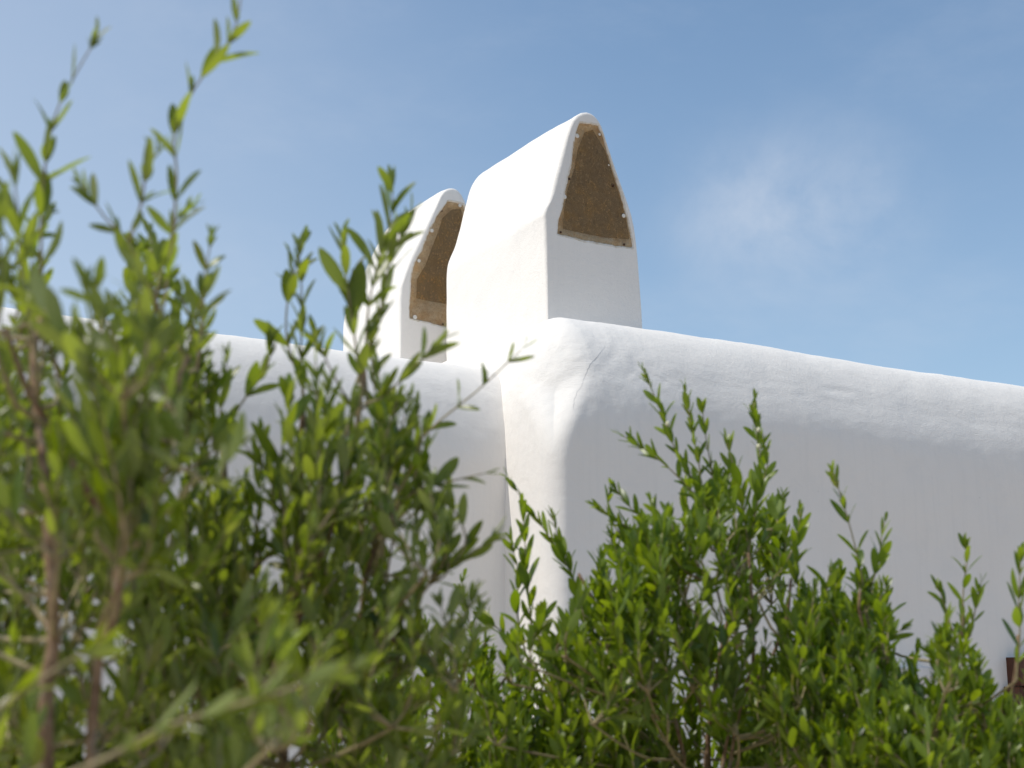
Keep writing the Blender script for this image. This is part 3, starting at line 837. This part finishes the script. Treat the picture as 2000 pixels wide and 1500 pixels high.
# ---- 3: sharper bush right of the corner
p3 = Plant('dense fresh green olive bush with tall forked shoots right of the wall corner', 1380, 3.1, M['leaf_bright'], 0.038)
b = p3.base
for (pts, r0) in (([(1380, 1500), (1390, 1350), (1420, 1200), (1430, 1090)], 0.014), ([(1330, 1480), (1250, 1330), (1180, 1200), (1130, 1120)], 0.009),
                  ([(1420, 1450), (1500, 1300), (1540, 1200), (1545, 1130)], 0.009), ([(1385, 1400), (1340, 1240), (1330, 1120), (1320, 1060)], 0.008),
                  ([(1440, 1420), (1470, 1300), (1465, 1180), (1462, 1080)], 0.008)):
    d0 = 3.1 + r.uniform(-.12, .12)
    p3.limb([b + Vector((r.uniform(-.06, .06), r.uniform(-.06, .06), 0)), b + Vector((r.uniform(-.1, .1), r.uniform(-.06, .06), .8))] + P(d0, *pts), r0, 0.0032)
G = 0.021
T(p3, 3.1, [(1420, 1110), (1390, 1000), (1320, 880), (1290, 800), (1258, 728)], 0.036, G, 0.25)
T(p3, 3.1, [(1395, 1010), (1352, 960), (1290, 900), (1215, 850)], 0.034, G, 0.1)
T(p3, 3.12, [(1365, 1030), (1368, 930), (1352, 840), (1338, 760)], 0.034, G, 0.12)
T(p3, 3.12, [(1398, 1000), (1390, 920), (1378, 850), (1372, 800)], 0.034, 0.03, 0.12)
T(p3, 3.15, [(1440, 1130), (1470, 1020), (1484, 900), (1470, 800), (1474, 785)], 0.038, G, 0.12)
T(p3, 3.1, [(1462, 1080), (1450, 980), (1430, 900), (1420, 865)], 0.042, G, 0.1)
T(p3, 3.1, [(1462, 1080), (1480, 980), (1500, 900), (1490, 860)], 0.036, G, 0.1)
T(p3, 3.05, [(1480, 1170), (1540, 1090), (1560, 1030), (1562, 1000)], 0.038, G, 0.1)
T(p3, 3.1, [(1440, 1120), (1500, 1050), (1520, 1000), (1528, 970)], 0.036, G, 0.1)
T(p3, 3.2, [(1150, 1250), (1120, 1130), (1060, 1030), (1010, 960), (996, 938)], 0.040, 0.034, 0.1)
T(p3, 3.2, [(1140, 1200), (1110, 1100), (1090, 1050), (1080, 1010)], 0.036, 0.03)
T(p3, 3.1, [(1340, 1150), (1270, 1060), (1210, 1020), (1165, 990)], 0.036, 0.026)
T(p3, 3.1, [(1300, 1150), (1240, 1080), (1190, 1010), (1190, 965)], 0.040, 0.026)
T(p3, 3.1, [(1350, 1060), (1280, 1030), (1230, 990), (1200, 950)], 0.036, 0.03)
T(p3, 3.15, [(1040, 1250), (1030, 1130), (1025, 1060), (1020, 990)], 0.044, 0.03)
T(p3, 3.15, [(1030, 1290), (1010, 1200), (1012, 1130), (1000, 1060)], 0.044, 0.03)
env3 = [(980, 1230), (1040, 1180), (1100, 1120), (1160, 1060), (1220, 1000), (1290, 930), (1400, 890), (1500, 930), (1560, 1000), (1600, 1130), (1660, 1150), (1760, 1270)]
fill(p3, env3, 1620, 960, 1680, (2.75, 3.4), 520, random.Random(41), (0.10, 0.24), -0.05, 0.36, 0.020, 0.036, 1.25)
fill(p3, [(960, 1330), (1100, 1260), (1300, 1180), (1500, 1180), (1700, 1330)], 1750, 960, 1720, (3.5, 4.2), 230, random.Random(42), (0.14, 0.28), 0.0, 0.5, 0.024, 0.040)
fill(p3, [(960, 1400), (1250, 1330), (1500, 1330), (1700, 1400)], 1800, 960, 1720, (3.1, 3.7), 150, random.Random(43), (0.14, 0.26), 0.0, 0.6, 0.022, 0.038)
plants.append(p3)

# ---- 4: bush at the right edge
p4 = Plant('green olive bush at the right edge in front of the wooden door', 1850, 3.0, M['leaf_bright'], 0.036)
b = p4.base
for (pts, r0) in (([(1850, 1500), (1860, 1380), (1870, 1260), (1880, 1180)], 0.012), ([(1760, 1480), (1720, 1350), (1690, 1240), (1680, 1150)], 0.009), ([(1950, 1480), (1980, 1380), (1990, 1290), (1988, 1240)], 0.009)):
    d0 = 3.0 + r.uniform(-.1, .1)
    p4.limb([b + Vector((r.uniform(-.06, .06), r.uniform(-.06, .06), 0)), b + Vector((r.uniform(-.1, .1), 0, .8))] + P(d0, *pts), r0, 0.003)
T(p4, 2.95, [(1695, 1210), (1680, 1110), (1655, 1010), (1628, 925)], 0.040, 0.027, 0.05)
T(p4, 2.95, [(1690, 1180), (1715, 1100), (1722, 1050), (1728, 1020)], 0.038, 0.03)
T(p4, 2.95, [(1880, 1230), (1882, 1150), (1888, 1100), (1886, 1065)], 0.036, 0.024)
T(p4, 2.95, [(1870, 1260), (1850, 1200), (1838, 1160), (1832, 1145)], 0.034, 0.024)
T(p4, 2.95, [(1895, 1240), (1905, 1190), (1912, 1160), (1916, 1140)], 0.034, 0.026)
T(p4, 2.8, [(1985, 1330), (1992, 1240), (1990, 1170), (1994, 1090)], 0.044, 0.03)
T(p4, 2.95, [(1620, 1200), (1615, 1140), (1625, 1110)], 0.036, 0.024)
env4 = [(1560, 1160), (1620, 1090), (1700, 1050), (1760, 1150), (1800, 1230), (1840, 1180), (1880, 1130), (1905, 1200), (1925, 1320), (1960, 1340), (2000, 1290), (2100, 1240)]
fill(p4, env4, 1620, 1560, 2120, (2.6, 3.3), 380, random.Random(51), (0.10, 0.22), 0.0, 0.34, 0.020, 0.035, 1.25)
fill(p4, [(1740, 1275), (1800, 1240), (1860, 1270), (1900, 1330)], 1600, 1740, 1880, (2.9, 3.3), 34, random.Random(53), (0.08, 0.16), 0.0, 0.3, 0.020, 0.036)
fill(p4, [(1600, 1330), (1800, 1330), (2100, 1350)], 1750, 1580, 2150, (3.3, 4.0), 120, random.Random(52), (0.14, 0.26), 0.0, 0.5, 0.024, 0.040)
plants.append(p4)

# ---- 5: low bush in the centre
p5 = Plant('low dense olive bush at the bottom centre between the blurred and the sharp ones', 880, 3.3, M['leaf_bright'], 0.036)
b = p5.base
for (pts, r0) in (([(880, 1500), (890, 1400), (870, 1300), (860, 1230)], 0.010), ([(960, 1500), (970, 1420), (930, 1330), (950, 1250)], 0.009), ([(800, 1480), (770, 1380), (780, 1280)], 0.008)):
    p5.limb([b + Vector((r.uniform(-.06, .06), r.uniform(-.06, .06), 0)), b + Vector((r.uniform(-.1, .1), 0, .8))] + P(3.3, *pts), r0, 0.003)
T(p5, 3.3, [(930, 1330), (920, 1230), (900, 1160), (905, 1130)], 0.036, 0.024)
T(p5, 3.3, [(1010, 1290), (985, 1240), (950, 1210), (935, 1195)], 0.038, 0.03)
env5 = [(600, 1280), (680, 1240), (760, 1160), (860, 1130), (930, 1160), (1000, 1220), (1080, 1240), (1150, 1270)]
fill(p5, env5, 1680, 640, 1120, (2.9, 3.7), 420, random.Random(61), (0.10, 0.2), 0.0, 0.42, 0.020, 0.034, 0.8)
plants.append(p5)

for p, d in (((1304, 828), 3.08), ((1482, 840), 3.1), ((1482, 872), 3.1)):
    p3.buds.append((at(p[0], p[1], d), 0.005))

# which leaves show largest
zb = {}
for pl in plants:
    for lf in pl.leaves:
        p, dr, L = lf[0], lf[1], lf[4]
        for t in (0.2, 0.5, 0.8):
            u, v, f = to_px(p + dr * L * t)
            if f < 0.2: continue
            key = (int(u // 9), int(v // 9))
            if zb.get(key, 1e9) > f: zb[key] = f
for pl in plants:
    pl.score = []
    for lf in pl.leaves:
        p, dr, L = lf[0], lf[1], lf[4]; c = 0
        for t in (0.2, 0.5, 0.8):
            u, v, f = to_px(p + dr * L * t)
            if f > 0.2 and -10 < u < 2010 and -10 < v < 1510 and f <= zb[(int(u // 9), int(v // 9))] + 0.012: c += 1
        pl.score.append(c * L / max(f, 0.2) if c >= 1 else 0)
for i, pl in enumerate(plants):
    build(pl, i)
print('leaves', [len(p.leaves) for p in plants], 'shoots', [len(p.shoots) for p in plants], 'limbs', [len(p.limbs) for p in plants])
